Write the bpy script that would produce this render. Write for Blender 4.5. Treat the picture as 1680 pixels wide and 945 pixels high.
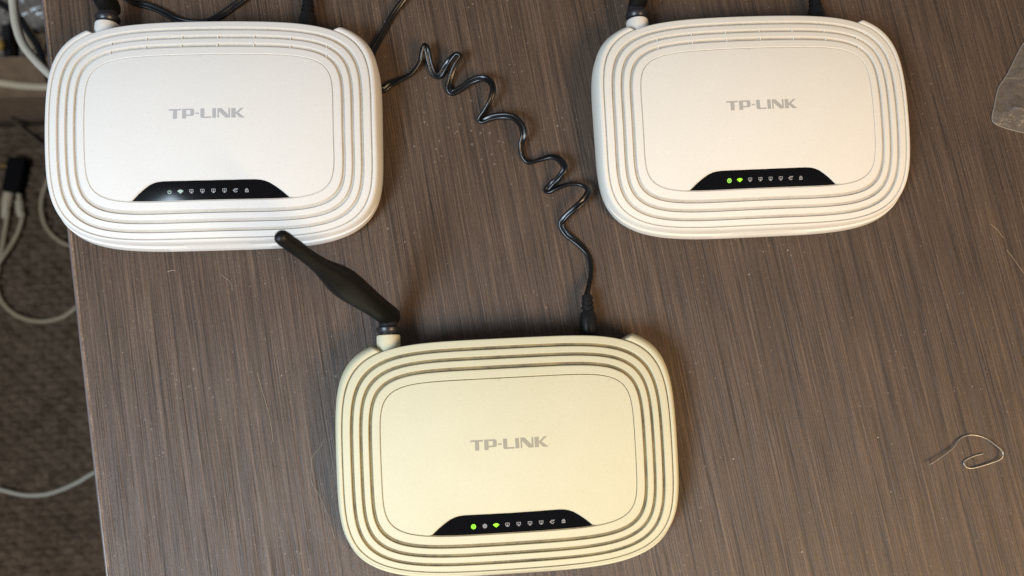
import bpy, bmesh, math, random
from mathutils import Vector, Matrix, Euler, noise
from mathutils.geometry import delaunay_2d_cdt

MM = 0.001
rnd = random.Random(7)
scn = bpy.context.scene
for o in list(bpy.data.objects):
    bpy.data.objects.remove(o)

# ------------------------------------------------------------------ camera
cam_d = bpy.data.cameras.new("camera")
cam = bpy.data.objects.new("camera", cam_d)
scn.collection.objects.link(cam)
scn.camera = cam
cam_d.sensor_width = 36.0
cam_d.sensor_fit = 'HORIZONTAL'
cam_d.lens = 1200.0 / 1680.0 * 36.0
cam_d.clip_start = 0.01
cam_d.clip_end = 20.0
TX, TY, CH = 0.134822, -0.045964, 391.98      # tilt of the phone held above the desk
cam.matrix_world = (Matrix.Translation((0, 0, CH * MM)) @
                    Matrix.Rotation(TY, 4, 'Y') @ Matrix.Rotation(TX, 4, 'X'))
cam_d.dof.use_dof = True
cam_d.dof.focus_distance = 0.375
cam_d.dof.aperture_fstop = 7.5

# ------------------------------------------------------------------ world and lamps
world = bpy.data.worlds.new("World")
scn.world = world
world.use_nodes = True
bg = world.node_tree.nodes["Background"]
bg.inputs[0].default_value = (0.95, 0.93, 0.95, 1)
bg.inputs[1].default_value = 0.12


def area_lamp(name, loc, target, size, size_y, watts, col):
    d = bpy.data.lights.new(name, 'AREA')
    d.shape = 'RECTANGLE'
    d.size, d.size_y = size, size_y
    d.energy = watts
    d.color = col
    ob = bpy.data.objects.new(name, d)
    scn.collection.objects.link(ob)
    ob.location = loc
    ob.rotation_euler = (Vector(target) - Vector(loc)).to_track_quat('-Z', 'Y').to_euler()
    return ob


area_lamp("window_light", (-0.70, -0.47, 0.97), (-0.05, 0.05, 0), 0.46, 0.46, 17.0, (0.70, 0.85, 1.0))
area_lamp("room_lamp", (0.78, -0.56, 0.98), (0.1, 0.05, 0), 0.50, 0.50, 13.4, (1.0, 0.68, 0.35))

vs = scn.view_settings
vs.view_transform = 'Standard'
vs.look = 'None'
vs.exposure = 0.11
vs.gamma = 1.0
vs.use_curve_mapping = False
scn.render.engine = 'CYCLES'


# ------------------------------------------------------------------ helpers
def link(ob, parent=None):
    scn.collection.objects.link(ob)
    if parent is not None:
        ob.parent = parent
    return ob


def tag(ob, label=None, category=None, group=None, kind=None):
    if label:
        ob["label"] = label
    if category:
        ob["category"] = category
    if group:
        ob["group"] = group
    if kind:
        ob["kind"] = kind
    return ob


def empty(name, loc=(0, 0, 0), rz=0.0, parent=None):
    e = bpy.data.objects.new(name, None)
    e.empty_display_size = 0.02
    link(e, parent)
    e.location = loc
    e.rotation_euler = (0, 0, rz)
    return e


def mesh_obj(name, verts, faces, mats, parent=None, midx=None, smooth=True, angle=35, scale=MM):
    me = bpy.data.meshes.new(name)
    me.from_pydata([(v[0] * scale, v[1] * scale, v[2] * scale) for v in verts], [], faces)
    if not isinstance(mats, (list, tuple)):
        mats = [mats]
    for m in mats:
        me.materials.append(m)
    if midx is not None:
        for p, k in zip(me.polygons, midx):
            p.material_index = k
    bm = bmesh.new()
    bm.from_mesh(me)
    bmesh.ops.recalc_face_normals(bm, faces=bm.faces)
    bm.to_mesh(me)
    bm.free()
    if smooth:
        for p in me.polygons:
            p.use_smooth = True
        me.set_sharp_from_angle(angle=math.radians(angle))
    ob = bpy.data.objects.new(name, me)
    return link(ob, parent)


def catmull(pts, per=8):
    P = [Vector(p) for p in pts]
    P = [P[0] * 2 - P[1]] + P + [P[-1] * 2 - P[-2]]
    out = []
    for i in range(1, len(P) - 2):
        p0, p1, p2, p3 = P[i - 1:i + 3]
        # centripetal parametrisation keeps tight turns free of loops
        t0 = 0.0
        t1 = t0 + max((p1 - p0).length, 1e-4) ** 0.5
        t2 = t1 + max((p2 - p1).length, 1e-4) ** 0.5
        t3 = t2 + max((p3 - p2).length, 1e-4) ** 0.5
        for k in range(per):
            t = t1 + (t2 - t1) * k / per
            a1 = p0 * ((t1 - t) / (t1 - t0)) + p1 * ((t - t0) / (t1 - t0))
            a2 = p1 * ((t2 - t) / (t2 - t1)) + p2 * ((t - t1) / (t2 - t1))
            a3 = p2 * ((t3 - t) / (t3 - t2)) + p3 * ((t - t2) / (t3 - t2))
            b1 = a1 * ((t2 - t) / (t2 - t0)) + a2 * ((t - t0) / (t2 - t0))
            b2 = a2 * ((t3 - t) / (t3 - t1)) + a3 * ((t - t1) / (t3 - t1))
            out.append(b1 * ((t2 - t) / (t2 - t1)) + b2 * ((t - t1) / (t2 - t1)))
    out.append(P[-2].copy())
    return out


def sweep(path, section, roll=None, scale=None, up=Vector((0, 0, 1))):
    """Sweep a closed 2D section along a path; the section's x axis stays level, plus roll."""
    V, Fc = [], []
    n = len(section)
    prev = None
    for i, p in enumerate(path):
        a = path[max(i - 1, 0)]
        b = path[min(i + 1, len(path) - 1)]
        t = (b - a).normalized()
        if prev is None:
            w = up.cross(t)
            if w.length < 1e-3:
                w = Vector((1, 0, 0)).cross(t)
            w.normalize()
        else:
            w = prev - t * prev.dot(t)
            w.normalize()
            lev = up.cross(t)
            if lev.length > 0.2:
                lev.normalize()
                if lev.dot(w) < 0:
                    lev = -lev
                w = (w * 0.75 + lev * 0.25).normalized()
        prev = w
        h = t.cross(w)
        r = roll(i / (len(path) - 1)) if roll else 0.0
        c, s = math.cos(r), math.sin(r)
        k = scale(i / (len(path) - 1)) if scale else 1.0
        for (x, y) in section:
            X, Y = (x * c - y * s) * k, (x * s + y * c) * k
            V.append(p + w * X + h * Y)
    for i in range(len(path) - 1):
        for j in range(n):
            Fc.append((i * n + j, i * n + (j + 1) % n, (i + 1) * n + (j + 1) % n, (i + 1) * n + j))
    Fc.append(tuple(range(n)))
    Fc.append(tuple(range((len(path) - 1) * n, len(path) * n)))
    return V, Fc


def circle(r, n=12):
    return [(r * math.cos(2 * math.pi * k / n), r * math.sin(2 * math.pi * k / n)) for k in range(n)]


def twin(r=1.02, off=0.95, n=9):
    """figure-of-eight section of a flat twin cable"""
    a0 = math.acos(min(1, off / r)) if off < r else 0.3
    pts = []
    for k in range(n):
        t = -math.pi + a0 * 1.15 + (2 * math.pi - 2.3 * a0) * k / (n - 1)
        pts.append((off + r * math.cos(t), r * math.sin(t)))
    for k in range(n):
        t = a0 * 1.15 + (2 * math.pi - 2.3 * a0) * k / (n - 1)
        pts.append((-off + r * math.cos(t), r * math.sin(t)))
    return pts


def lathe(profile, origin, axis, n=24, squash=1.0, side=Vector((1, 0, 0)), flip=None):
    """profile: (distance along axis, radius). squash flattens along the second cross axis."""
    axis = Vector(axis).normalized()
    w = side - axis * side.dot(axis)
    w.normalize()
    h = axis.cross(w)
    V, Fc = [], []
    o = Vector(origin)
    for (d, r) in profile:
        for k in range(n):
            t = 2 * math.pi * k / n
            V.append(o + axis * d + w * (r * math.cos(t)) + h * (r * squash * math.sin(t)))
    for i in range(len(profile) - 1):
        for k in range(n):
            Fc.append((i * n + k, i * n + (k + 1) % n, (i + 1) * n + (k + 1) % n, (i + 1) * n + k))
    Fc.append(tuple(range(n)))
    Fc.append(tuple(range((len(profile) - 1) * n, len(profile) * n)))
    return V, Fc


def join(*vf):
    V, Fc = [], []
    for v, f in vf:
        b = len(V)
        V += list(v)
        Fc += [tuple(b + k for k in q) for q in f]
    return V, Fc


def box(x0, x1, y0, y1, z0, z1):
    V = [(x0, y0, z0), (x1, y0, z0), (x1, y1, z0), (x0, y1, z0), (x0, y0, z1), (x1, y0, z1), (x1, y1, z1), (x0, y1, z1)]
    Fc = [(0, 3, 2, 1), (4, 5, 6, 7), (0, 1, 5, 4), (1, 2, 6, 5), (2, 3, 7, 6), (3, 0, 4, 7)]
    return V, Fc


# ------------------------------------------------------------------ materials
class NT:
    def __init__(self, name):
        self.m = bpy.data.materials.new(name)
        self.m.use_nodes = True
        self.t = self.m.node_tree
        self.b = self.t.nodes["Principled BSDF"]
        self.out = self.t.nodes["Material Output"]

    def n(self, kind, **kw):
        nd = self.t.nodes.new(kind)
        for k, val in kw.items():
            if k.startswith('i_'):
                key = k[2:]
                key = int(key) if key.isdigit() else key
                nd.inputs[key].default_value = val
            else:
                setattr(nd, k, val)
        return nd

    def l(self, a, b):
        self.t.links.new(a, b)

    def coords(self, scale, rot=(0, 0, 0)):
        tc = self.n('ShaderNodeTexCoord')
        mp = self.n('ShaderNodeMapping')
        mp.inputs['Scale'].default_value = scale
        mp.inputs['Rotation'].default_value = rot
        self.l(tc.outputs['Object'], mp.inputs['Vector'])
        return mp.outputs['Vector']

    def noise(self, vec, scale, detail=3.0, rough=0.55, dist=0.0):
        nd = self.n('ShaderNodeTexNoise')
        nd.inputs['Scale'].default_value = scale
        nd.inputs['Detail'].default_value = detail
        nd.inputs['Roughness'].default_value = rough
        nd.inputs['Distortion'].default_value = dist
        self.l(vec, nd.inputs['Vector'])
        return nd.outputs['Fac']

    def ramp(self, fac, stops, interp='LINEAR'):
        nd = self.n('ShaderNodeValToRGB')
        nd.color_ramp.interpolation = interp
        els = nd.color_ramp.elements
        while len(els) < len(stops):
            els.new(0.5)
        for e, (p, c) in zip(els, stops):
            e.position = p
            e.color = c if len(c) == 4 else (*c, 1)
        self.l(fac, nd.inputs['Fac'])
        return nd.outputs['Color']

    def mix(self, fac, a, b, blend='MIX'):
        nd = self.n('ShaderNodeMix', data_type='RGBA', blend_type=blend)
        for sock, val in ((nd.inputs[0], fac), (nd.inputs[6], a), (nd.inputs[7], b)):
            if hasattr(val, 'is_linked') or hasattr(val, 'links'):
                self.l(val, sock)
            elif isinstance(val, (int, float)):
                sock.default_value = val
            else:
                sock.default_value = (*val, 1) if len(val) == 3 else val
        return nd.outputs[2]

    def math(self, op, a, b=None):
        nd = self.n('ShaderNodeMath', operation=op)
        for sock, val in ((nd.inputs[0], a), (nd.inputs[1], b)):
            if val is None:
                continue
            if isinstance(val, (int, float)):
                sock.default_value = val
            else:
                self.l(val, sock)
        return nd.outputs[0]

    def bump(self, height, strength, dist):
        nd = self.n('ShaderNodeBump')
        nd.inputs['Strength'].default_value = strength
        nd.inputs['Distance'].default_value = dist
        self.l(height, nd.inputs['Height'])
        self.l(nd.outputs['Normal'], self.b.inputs['Normal'])

    def set(self, **kw):
        names = dict(col='Base Color', rough='Roughness', metal='Metallic', spec='Specular IOR Level',
                     alpha='Alpha', coat='Coat Weight', trans='Transmission Weight', ior='IOR',
                     emit='Emission Color', emits='Emission Strength', sss='Subsurface Weight')
        for k, val in kw.items():
            s = self.b.inputs[names[k]]
            if hasattr(val, 'links'):
                self.l(val, s)
            elif isinstance(val, tuple) and len(val) == 3:
                s.default_value = (*val, 1)
            else:
                s.default_value = val
        return self


def simple(name, col, rough=0.5, **kw):
    return NT(name).set(col=col, rough=rough, **kw).m


def laminate():
    m = NT("wood_grain_laminate")
    fine = m.noise(m.coords((1500, 22, 1)), 1.0, 3, 0.6, 0.2)
    mid = m.noise(m.coords((360, 5, 3)), 1.0, 2, 0.5, 0.4)
    grit = m.noise(m.coords((2600, 1100, 2)), 1.0, 3, 0.7)

    def lines(sx, sy, sz, w):
        nz = m.noise(m.coords((sx, sy, 1)), 1.0, 1.0, 0.4, 0.12) if sz == 0 else m.noise(m.coords((sx, sy, 1), (0, 0, 0.004 * sz)), 1.0, 1.0, 0.4, 0.12)
        return m.ramp(m.math('ABSOLUTE', m.math('SUBTRACT', nz, 0.5)), [(0.0, (1, 1, 1)), (w, (0, 0, 0))])
    f = m.math('ADD', m.math('MULTIPLY', fine, 0.42), m.math('MULTIPLY', mid, 0.09))
    f = m.math('ADD', f, m.math('MULTIPLY', grit, 0.34))
    f = m.math('ADD', f, 0.075)
    brk = m.ramp(m.noise(m.coords((300, 18, 4)), 1.0, 2, 0.5), [(0.35, (0.15, 0.15, 0.15)), (0.62, (1, 1, 1))])
    f = m.math('SUBTRACT', f, m.math('MULTIPLY', m.math('MULTIPLY', lines(620, 3.4, 0, 0.05), brk), 0.15))
    f = m.math('SUBTRACT', f, m.math('MULTIPLY', m.math('MULTIPLY', lines(1100, 7.0, 1, 0.07), brk), 0.14))
    f = m.math('ADD', f, m.math('MULTIPLY', lines(950, 7.0, 2, 0.055), 0.10))
    col = m.ramp(f, [(0.31, (0.021, 0.0108, 0.0055)), (0.43, (0.057, 0.0325, 0.0188)),
                     (0.53, (0.096, 0.0585, 0.0358)), (0.66, (0.180, 0.116, 0.076))])
    # settled dust
    sp = m.n('ShaderNodeTexVoronoi', feature='F1')
    sp.inputs['Scale'].default_value = 230
    m.l(m.coords((1, 1, 1)), sp.inputs['Vector'])
    patch = m.noise(m.coords((1, 1, 1)), 26, 3, 0.6)
    thr = m.math('MULTIPLY', m.math('SUBTRACT', patch, 0.42), 0.55)
    speck = m.math('LESS_THAN', sp.outputs['Distance'], thr)
    col = m.mix(m.math('MULTIPLY', speck, 0.32), col, (0.42, 0.37, 0.31))
    film = m.noise(m.coords((1, 1, 1)), 900, 4, 0.7)
    col = m.mix(m.math('MULTIPLY', film, 0.07), col, (0.55, 0.50, 0.46))
    smear = m.noise(m.coords((1, 1, 1)), 14, 4, 0.6, 0.6)
    m.set(col=col, spec=0.5)
    r = m.math('ADD', m.math('MULTIPLY', smear, 0.12), m.math('ADD', m.math('MULTIPLY', fine, 0.14), 0.27))
    m.l(r, m.b.inputs['Roughness'])
    m.bump(f, 0.8, 0.0008)
    return m.m


def plastic(name, col, dust, stain, rough=0.60, dirt=0.25):
    m = NT(name)
    v = m.coords((1, 1, 1))
    tex = m.noise(v, 1500, 2, 0.5)
    big = m.noise(v, 22, 4, 0.6)
    spot = m.noise(v, 260, 3, 0.55)
    base = m.mix(m.ramp(big, [(0.35, (0, 0, 0)), (0.75, (1, 1, 1))]), col, stain)
    sm = m.ramp(spot, [(0.70, (0, 0, 0)), (0.78, (1, 1, 1))])
    base = m.mix(m.math('MULTIPLY', sm, dirt), base, dust)
    mott = m.noise(v, 1100, 3, 0.65)
    base = m.mix(m.ramp(mott, [(0.42, (0.07, 0.07, 0.07)), (0.58, (0, 0, 0))]), base, tuple(c * 0.6 for c in stain))
    m.set(col=base, spec=0.3)
    r = m.math('ADD', m.math('MULTIPLY', big, 0.12), rough - 0.06)
    m.l(r, m.b.inputs['Roughness'])
    m.bump(tex, 0.4, 0.00018)
    return m.m


def groove_dirt_shade(name, floor_tone, dirt, lo, hi):  # groove floor tones; on the white routers they hold painted shade too
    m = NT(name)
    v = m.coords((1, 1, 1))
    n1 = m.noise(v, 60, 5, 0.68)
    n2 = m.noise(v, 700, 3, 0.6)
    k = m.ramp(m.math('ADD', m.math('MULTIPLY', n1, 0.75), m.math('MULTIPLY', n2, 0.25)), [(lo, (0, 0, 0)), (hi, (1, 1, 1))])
    m.set(col=m.mix(k, floor_tone, dirt), rough=0.8, spec=0.2)
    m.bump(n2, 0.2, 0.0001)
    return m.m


def black_plastic(name, col=(0.012, 0.012, 0.013), rough=0.4, grain=0.25, spec=0.5):
    m = NT(name)
    v = m.coords((1, 1, 1))
    n1 = m.noise(v, 900, 2, 0.5)
    sp = m.ramp(m.noise(v, 420, 3, 0.6), [(0.70, (0, 0, 0)), (0.76, (1, 1, 1))])
    m.set(col=m.mix(m.math('MULTIPLY', sp, 0.12), col, (0.25, 0.24, 0.22)), rough=rough, spec=spec)
    m.bump(n1, grain, 0.0001)
    return m.m


def window_glass():
    m = NT("glossy_black_window")
    v = m.coords((1, 1, 1))
    dust = m.ramp(m.noise(v, 700, 3, 0.6), [(0.72, (0, 0, 0)), (0.80, (1, 1, 1))])
    m.set(col=m.mix(m.math('MULTIPLY', dust, 0.2), (0.003, 0.003, 0.004), (0.2, 0.2, 0.2)), rough=0.10, spec=0.35)
    return m.m


M = {}
M['table'] = laminate()
M['white'] = plastic("white_textured_plastic", (0.755, 0.742, 0.715), (0.40, 0.36, 0.30), (0.735, 0.717, 0.685))
M['white_lamp_tint'] = plastic("lamp_tinted_white_plastic", (0.815, 0.772, 0.69), (0.43, 0.37, 0.29), (0.79, 0.745, 0.66))  # same white plastic, with the warm lamp's tint put into the colour
M['cream'] = plastic("yellowed_textured_plastic", (0.73, 0.688, 0.495), (0.38, 0.32, 0.21), (0.70, 0.655, 0.455), dirt=0.35)
M['groove_a'] = groove_dirt_shade("shade_and_dust_in_white_grooves", (0.55, 0.525, 0.48), (0.46, 0.415, 0.35), 0.44, 0.70)  # dust plus the shade inside the grooves, painted as a darker beige
M['groove_b'] = groove_dirt_shade("lamp_tinted_shade_and_dust_grooves", (0.52, 0.48, 0.42), (0.41, 0.36, 0.29), 0.44, 0.70)  # groove shade and dust again, with the lamp's warm tint painted in
M['groove_c'] = groove_dirt_shade("grime_in_yellowed_grooves", (0.31, 0.255, 0.145), (0.13, 0.112, 0.08), 0.42, 0.66)
M['window'] = window_glass()
M['print_a'] = simple("grey_print_on_white", (0.43, 0.435, 0.435), 0.45)
M['print_b'] = simple("lamp_tinted_grey_print", (0.45, 0.43, 0.39), 0.45)  # grey print with the lamp's warm tint put into its colour
M['print_c'] = simple("grey_print_on_cream", (0.385, 0.355, 0.275), 0.45)
M['icon_off'] = simple("unlit_icon", (0.38, 0.38, 0.39), 0.5)
M['icon_pale'] = simple("pale_lit_icon", (0.34, 0.44, 0.38), 0.5, emit=(0.6, 1.0, 0.72), emits=0.05)
M['icon_green'] = simple("green_lit_icon", (0.15, 0.6, 0.02), 0.5, emit=(0.36, 1.0, 0.015), emits=0.95)
M['icon_mid'] = simple("dim_green_lit_icon", (0.2, 0.5, 0.08), 0.5, emit=(0.36, 0.85, 0.08), emits=0.5)
M['icon_dark'] = simple("dark_icon_cutout", (0.01, 0.02, 0.01), 0.4)
M['rod'] = black_plastic("matte_black_antenna_plastic", (0.006, 0.006, 0.006), 0.42, 0.15, 0.3)
M['collar'] = black_plastic("dusty_black_collar_plastic", (0.018, 0.018, 0.022), 0.34, 0.3)
M['cable'] = black_plastic("black_cable_sheath", (0.005, 0.005, 0.006), 0.28, 0.1)
M['plug'] = black_plastic("black_plug_rubber", (0.006, 0.006, 0.007), 0.42, 0.2)
M['rubber'] = simple("dark_rubber", (0.03, 0.03, 0.03), 0.8)
M['steel'] = simple("paper_clip_wire", (0.42, 0.40, 0.37), 0.32, metal=0.7)
M['hair'] = simple("pale_hair", (0.46, 0.40, 0.32), 0.5)
M['hair_tan'] = simple("tan_fibre", (0.50, 0.33, 0.18), 0.5)


# ------------------------------------------------------------------ the desk
G = math.radians(10.546)
desk = tag(empty("desk", (0, 0, -0.745), G), "dark brown wood-grain laminate desk top that carries the three routers", "desk")


def slab(x0, x1, y0, y1, z0, z1, nx, ny):
    """box with a gridded top"""
    V, Fc = box(x0, x1, y0, y1, z0, z1)
    return V, Fc


DZ = 745
mesh_obj("table_top", *slab(-198.0, 760, -420, 560, DZ - 18, DZ, 1, 1), M['table'], desk, smooth=False)


def edge_material():
    m = NT("worn_edge_seam")
    v = m.coords((1, 1, 1))
    n1 = m.noise(v, 900, 4, 0.7)
    n2 = m.noise(v, 90, 3, 0.6)
    k = m.math('ADD', m.math('MULTIPLY', n1, 0.6), m.math('MULTIPLY', n2, 0.4))
    m.set(col=m.ramp(k, [(0.36, (0.09, 0.06, 0.04)), (0.5, (0.20, 0.12, 0.07)), (0.66, (0.36, 0.24, 0.15))]), rough=0.7)
    m.bump(n1, 0.6, 0.0004)
    return m.m


def band_material():
    m = NT("dark_edge_band")
    n1 = m.noise(m.coords((600, 12, 200)), 1.0, 4, 0.6)
    m.set(col=m.ramp(n1, [(0.35, (0.10, 0.075, 0.07)), (0.65, (0.20, 0.165, 0.16))]), rough=0.33)
    return m.m


# worn chamfer showing the board under the laminate, in short uneven lengths
V, Fc = [], []
yy = -420.0
k = 0
while yy < 560:
    w = 0.75 + 0.55 * noise.noise(Vector((yy * 0.11, 3.1, 0))) + 0.3 * noise.noise(Vector((yy * 0.6, 9.1, 0)))
    d = 0.12 + 0.1 * noise.noise(Vector((yy * 0.3, 1.1, 4)))
    V += [(-198.0 + 0.02, yy, DZ - 0.02), (-199.0, yy, DZ - 0.10 - d), (-199.0 - max(0.15, w * 0.35), yy, DZ - 0.35 - d), (-199.4, yy, DZ - 3)]
    if k:
        b = 4 * k
        for j in range(3):
            Fc.append((b - 4 + j, b - 3 + j, b + 1 + j, b + j))
    k += 1
    yy += 1.5
mesh_obj("edge_seam", V, Fc, edge_material(), desk)
prof = [(-199.15, DZ - 0.45), (-199.7, DZ - 0.38), (-200.25, DZ - 0.6), (-200.6, DZ - 1.1), (-200.7, DZ - 2), (-200.7, DZ - 18), (-199.15, DZ - 18)]
V = [(x, -420, z) for x, z in prof] + [(x, 560, z) for x, z in prof]
n = len(prof)
Fc = [(i, (i + 1) % n, n + (i + 1) % n, n + i) for i in range(n)] + [tuple(range(n)), tuple(range(n, 2 * n))]
mesh_obj("edge_band", V, Fc, band_material(), desk)
mesh_obj("side_panel", *box(-110, -92, -380, 520, 0, DZ - 18), band_material(), desk, smooth=False)
mesh_obj("side_panel", *box(700, 718, -380, 520, 0, DZ - 18), band_material(), desk, smooth=False)

# ------------------------------------------------------------------ the routers
CY = -12.0
U = [(62.8, 41.5, 33.9, 6.37, 5.41), (67.84, 47.04, 39.27, 5.48, 5.10), (72.46, 51.86, 43.85, 5.10, 4.80),
     (77.08, 56.68, 48.42, 4.79, 4.53), (82.0, 61.5, 52.3, 4.73, 4.21)]
SIDE = (86.2, 65.6, 54.9, 4.95, 4.0)
BASE = (86.0, 65.8, 57.0, 4.95, 4.0)


def dome(x, y):
    return 29.3 - (x * x / 900.0 + (y - 8.0) ** 2 / 396.0)


def par(u):
    u0 = min(max(int(math.floor(u)), 0), 3)
    f = u - u0
    return tuple(a + (b - a) * f for a, b in zip(U[u0], U[u0 + 1]))


def rad(p, th):
    a, bt, bb, n1, n2 = p
    c, s = math.cos(th), math.sin(th)
    b, n = (bt, n1) if s >= 0 else (bb, n2)
    return 1.0 / ((abs(c) / a) ** n + (abs(s) / b) ** n) ** (1.0 / n)


def ring_xy(p, th, off=0.0):
    r = rad(p, th) + off
    return r * math.cos(th), CY + r * math.sin(th)


def angles():
    dense = [i * 2 * math.pi / 7200 for i in range(7200)]
    acc, out, last = 0.0, [], None
    for t in dense:
        x, y = ring_xy(U[2], t)
        if last is not None:
            acc += math.hypot(x - last[0], y - last[1])
        last = (x, y)
        if not out or acc >= 1.7:
            out.append(t)
            acc = 0.0
    a = math.radians(40.6)
    while a < math.radians(46.6):
        out.append(a)
        out.append(math.pi - a)
        a += math.radians(0.2)
    out = sorted(set(round(t, 6) for t in out))
    res = [out[0]]
    for t in out[1:]:
        if t - res[-1] > 0.0015:
            res.append(t)
    return res


ANG = angles()
NA = len(ANG)


def smoothstep(a, b, x):
    t = min(max((x - a) / (b - a), 0), 1)
    return t * t * (3 - 2 * t)


def horn_mask(th):
    """1 where the side band runs, 0 along the cut-away back between the horns"""
    d = math.degrees(th)
    if 0 <= d <= 180:
        e = min(d, 180 - d)
        return 1.0 - smoothstep(42.0, 43.9, e)
    return 1.0


def loft(rings, mats=None):
    V, Fc, mi = [], [], []
    for r in rings:
        V += r
    for i in range(len(rings) - 1):
        for k in range(NA):
            Fc.append((i * NA + k, i * NA + (k + 1) % NA, (i + 1) * NA + (k + 1) % NA, (i + 1) * NA + k))
            mi.append(mats[i] if mats else 0)
    return V, Fc, mi


def cover_mesh():
    spec = []      # (u, drop, material index of the strip that follows)
    spec += [(-0.048, 0.42, 1), (0.040, 0.42, 0), (0.048, 0.16, 0), (0.085, 0.0, 0)]
    for g in (1, 2, 3):
        spec += [(g - 0.60, 0.0, 0), (g - 0.33, 0.0, 0), (g - 0.225, 0.0, 0), (g - 0.196, 0.09, 0), (g - 0.182, 0.28, 0), (g - 0.165, 1.20, 1),
                 (g + 0.165, 1.20, 0), (g + 0.182, 0.28, 0), (g + 0.196, 0.09, 0), (g + 0.225, 0.0, 0), (g + 0.33, 0.0, 0)]
    spec += [(3.62, 0.0, 0), (3.80, 0.0, 0), (3.885, 0.03, 0), (3.925, 0.16, 0), (3.945, 0.45, 0), (3.95, 2.6, 0)]
    rings, mats = [], []
    for (u, dz, mi) in spec:
        p = par(u)
        ring = []
        for th in ANG:
            x, y = ring_xy(p, th)
            ring.append((x, y, dome(x, y) - dz))
        rings.append(ring)
        mats.append(mi)
    return loft(rings, mats)


def shell_mesh():
    rings, mats = [], []
    inner = par(3.90)
    spec = [(('u', 3.97), 2.2, None), (('u', 3.972), 0.62, None), (('u', 3.98), 0.55, None), (('u', 4.065), 0.55, None), (('u', 4.08), 0.22, None),
            (('u', 4.13), 0.12, None), (('m', 0.35), 0.45, None), (('m', 0.60), 1.5, None), (('m', 0.82), 3.3, None), (('s', 0), 6.3, None),
            (('b', 0.5), None, 8.4), (('b', 0), None, 5.4), (('bo', -0.5), None, 3.9), (('bo', -2.2), None, 2.9), (('bo', -9.0), None, 2.4)]
    for kind, dz, zabs in spec:
        ring = []
        for th in ANG:
            m = horn_mask(th)
            ri = rad(inner, th)
            r1 = rad(par(4.13), th)
            rs = rad(SIDE, th)
            rb = rad(BASE, th)
            if kind[0] == 'u':
                ro = rad(par(kind[1]), th)
            elif kind[0] == 'm':
                ro = r1 + (rs - r1) * kind[1]
            elif kind[0] == 's':
                ro = rs
            elif kind[0] == 'b':
                ro = rs * kind[1] + rb * (1 - kind[1])
            else:
                ro = rb + kind[1]
            if kind[0] == 'bo':
                r = ri + (rb - ri) * m + kind[1]
            else:
                r = ri + (ro - ri) * m
            x, y = r * math.cos(th), CY + r * math.sin(th)
            xl, yl = ring_xy(par(4.1), th)
            zt = dome(xl, yl)
            if zabs is None:
                z = zt - dz - (1 - m) * max(0.0, 2.4 - dz)
                z = max(z, 8.6)
            else:
                z = zabs
            ring.append((x, y, z))
        rings.append(ring)
    for i in range(len(rings)):
        mats.append(1 if i in (0, 1, 2) else 0)
    V, Fc, mi = loft(rings, mats)
    b = (len(rings) - 1) * NA
    Fc.append(tuple(b + k for k in range(NA)))
    mi.append(0)
    return V, Fc, mi


# indicator window outline (upper side), left tip to right tip
WTOP = [(-40.0, -44.75), (-36.6, -41.6), (-33.6, -39.2), (-30.6, -37.2), (-28.2, -36.2), (-26.2, -35.7), (-23.5, -35.45), (-12, -35.4), (0, -35.4),
        (12, -35.4), (23.5, -35.45), (26.2, -35.7), (28.2, -36.2), (30.6, -37.2), (33.6, -39.2), (36.6, -41.6), (40.0, -44.75)]


def cdt_surface(outline, zfun, step=2.6):
    """triangulated sheet inside a plan outline, lying on zfun"""
    xs = [p[0] for p in outline]
    ys = [p[1] for p in outline]
    pts = [Vector(p) for p in outline]
    no = len(outline)

    def inside(x, y):
        c = False
        j = no - 1
        for i in range(no):
            xi, yi = outline[i]
            xj, yj = outline[j]
            if (yi > y) != (yj > y) and x < (xj - xi) * (y - yi) / (yj - yi) + xi:
                c = not c
            j = i
        return c
    y = min(ys) + step * 0.5
    while y < max(ys):
        x = min(xs) + step * 0.5
        while x < max(xs):
            if inside(x, y):
                dmin = min((x - ox) ** 2 + (y - oy) ** 2 for ox, oy in outline)
                if dmin > (0.45 * step) ** 2:
                    pts.append(Vector((x, y)))
            x += step
        y += step
    edges = [(i, (i + 1) % no) for i in range(no)]
    vo, eo, fo, ov, oe, of = delaunay_2d_cdt(pts, edges, [list(range(no))], 1, 1e-5)
    V = [(p[0], p[1], zfun(p[0], p[1])) for p in vo]
    return V, [tuple(f) for f in fo]


def panel_outline():
    p = par(-0.05)
    pts = [ring_xy(p, th) for th in ANG]
    # walk the outline anticlockwise, replacing the front stretch by the window notch
    keep, done = [], False
    order = []
    for th, (x, y) in zip(ANG, pts):
        front = y < -30 and abs(x) < 40.6
        if front:
            if not done:
                order += [('w', q) for q in WTOP]
                done = True
        else:
            order.append(('p', (x, y)))
    return order


def panel_mesh():
    order = panel_outline()
    outl = [q for _, q in order]
    V, Fc = cdt_surface(outl, dome)
    n0 = len(outl)
    # map the outline to the triangulated vertices (same order is kept for the input points)
    base = len(V)
    mi = [0] * len(Fc)
    cx, cy = 0.0, -47.0
    for k, (kind, q) in enumerate(order):
        z = dome(*q)
        if kind == 'w':
            d = Vector((q[0] - cx, (q[1] - cy) * 2.5))
            d.normalize()
            s = 0.65
            V.append((q[0] - d.x * s, q[1] - d.y * s, z - 0.75))
        else:
            V.append((q[0], q[1], z - 1.1))
    for k in range(n0):
        a, b = k, (k + 1) % n0
        Fc.append((a, b, base + b, base + a))
        mi.append(0)
    return V, Fc, mi


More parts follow.
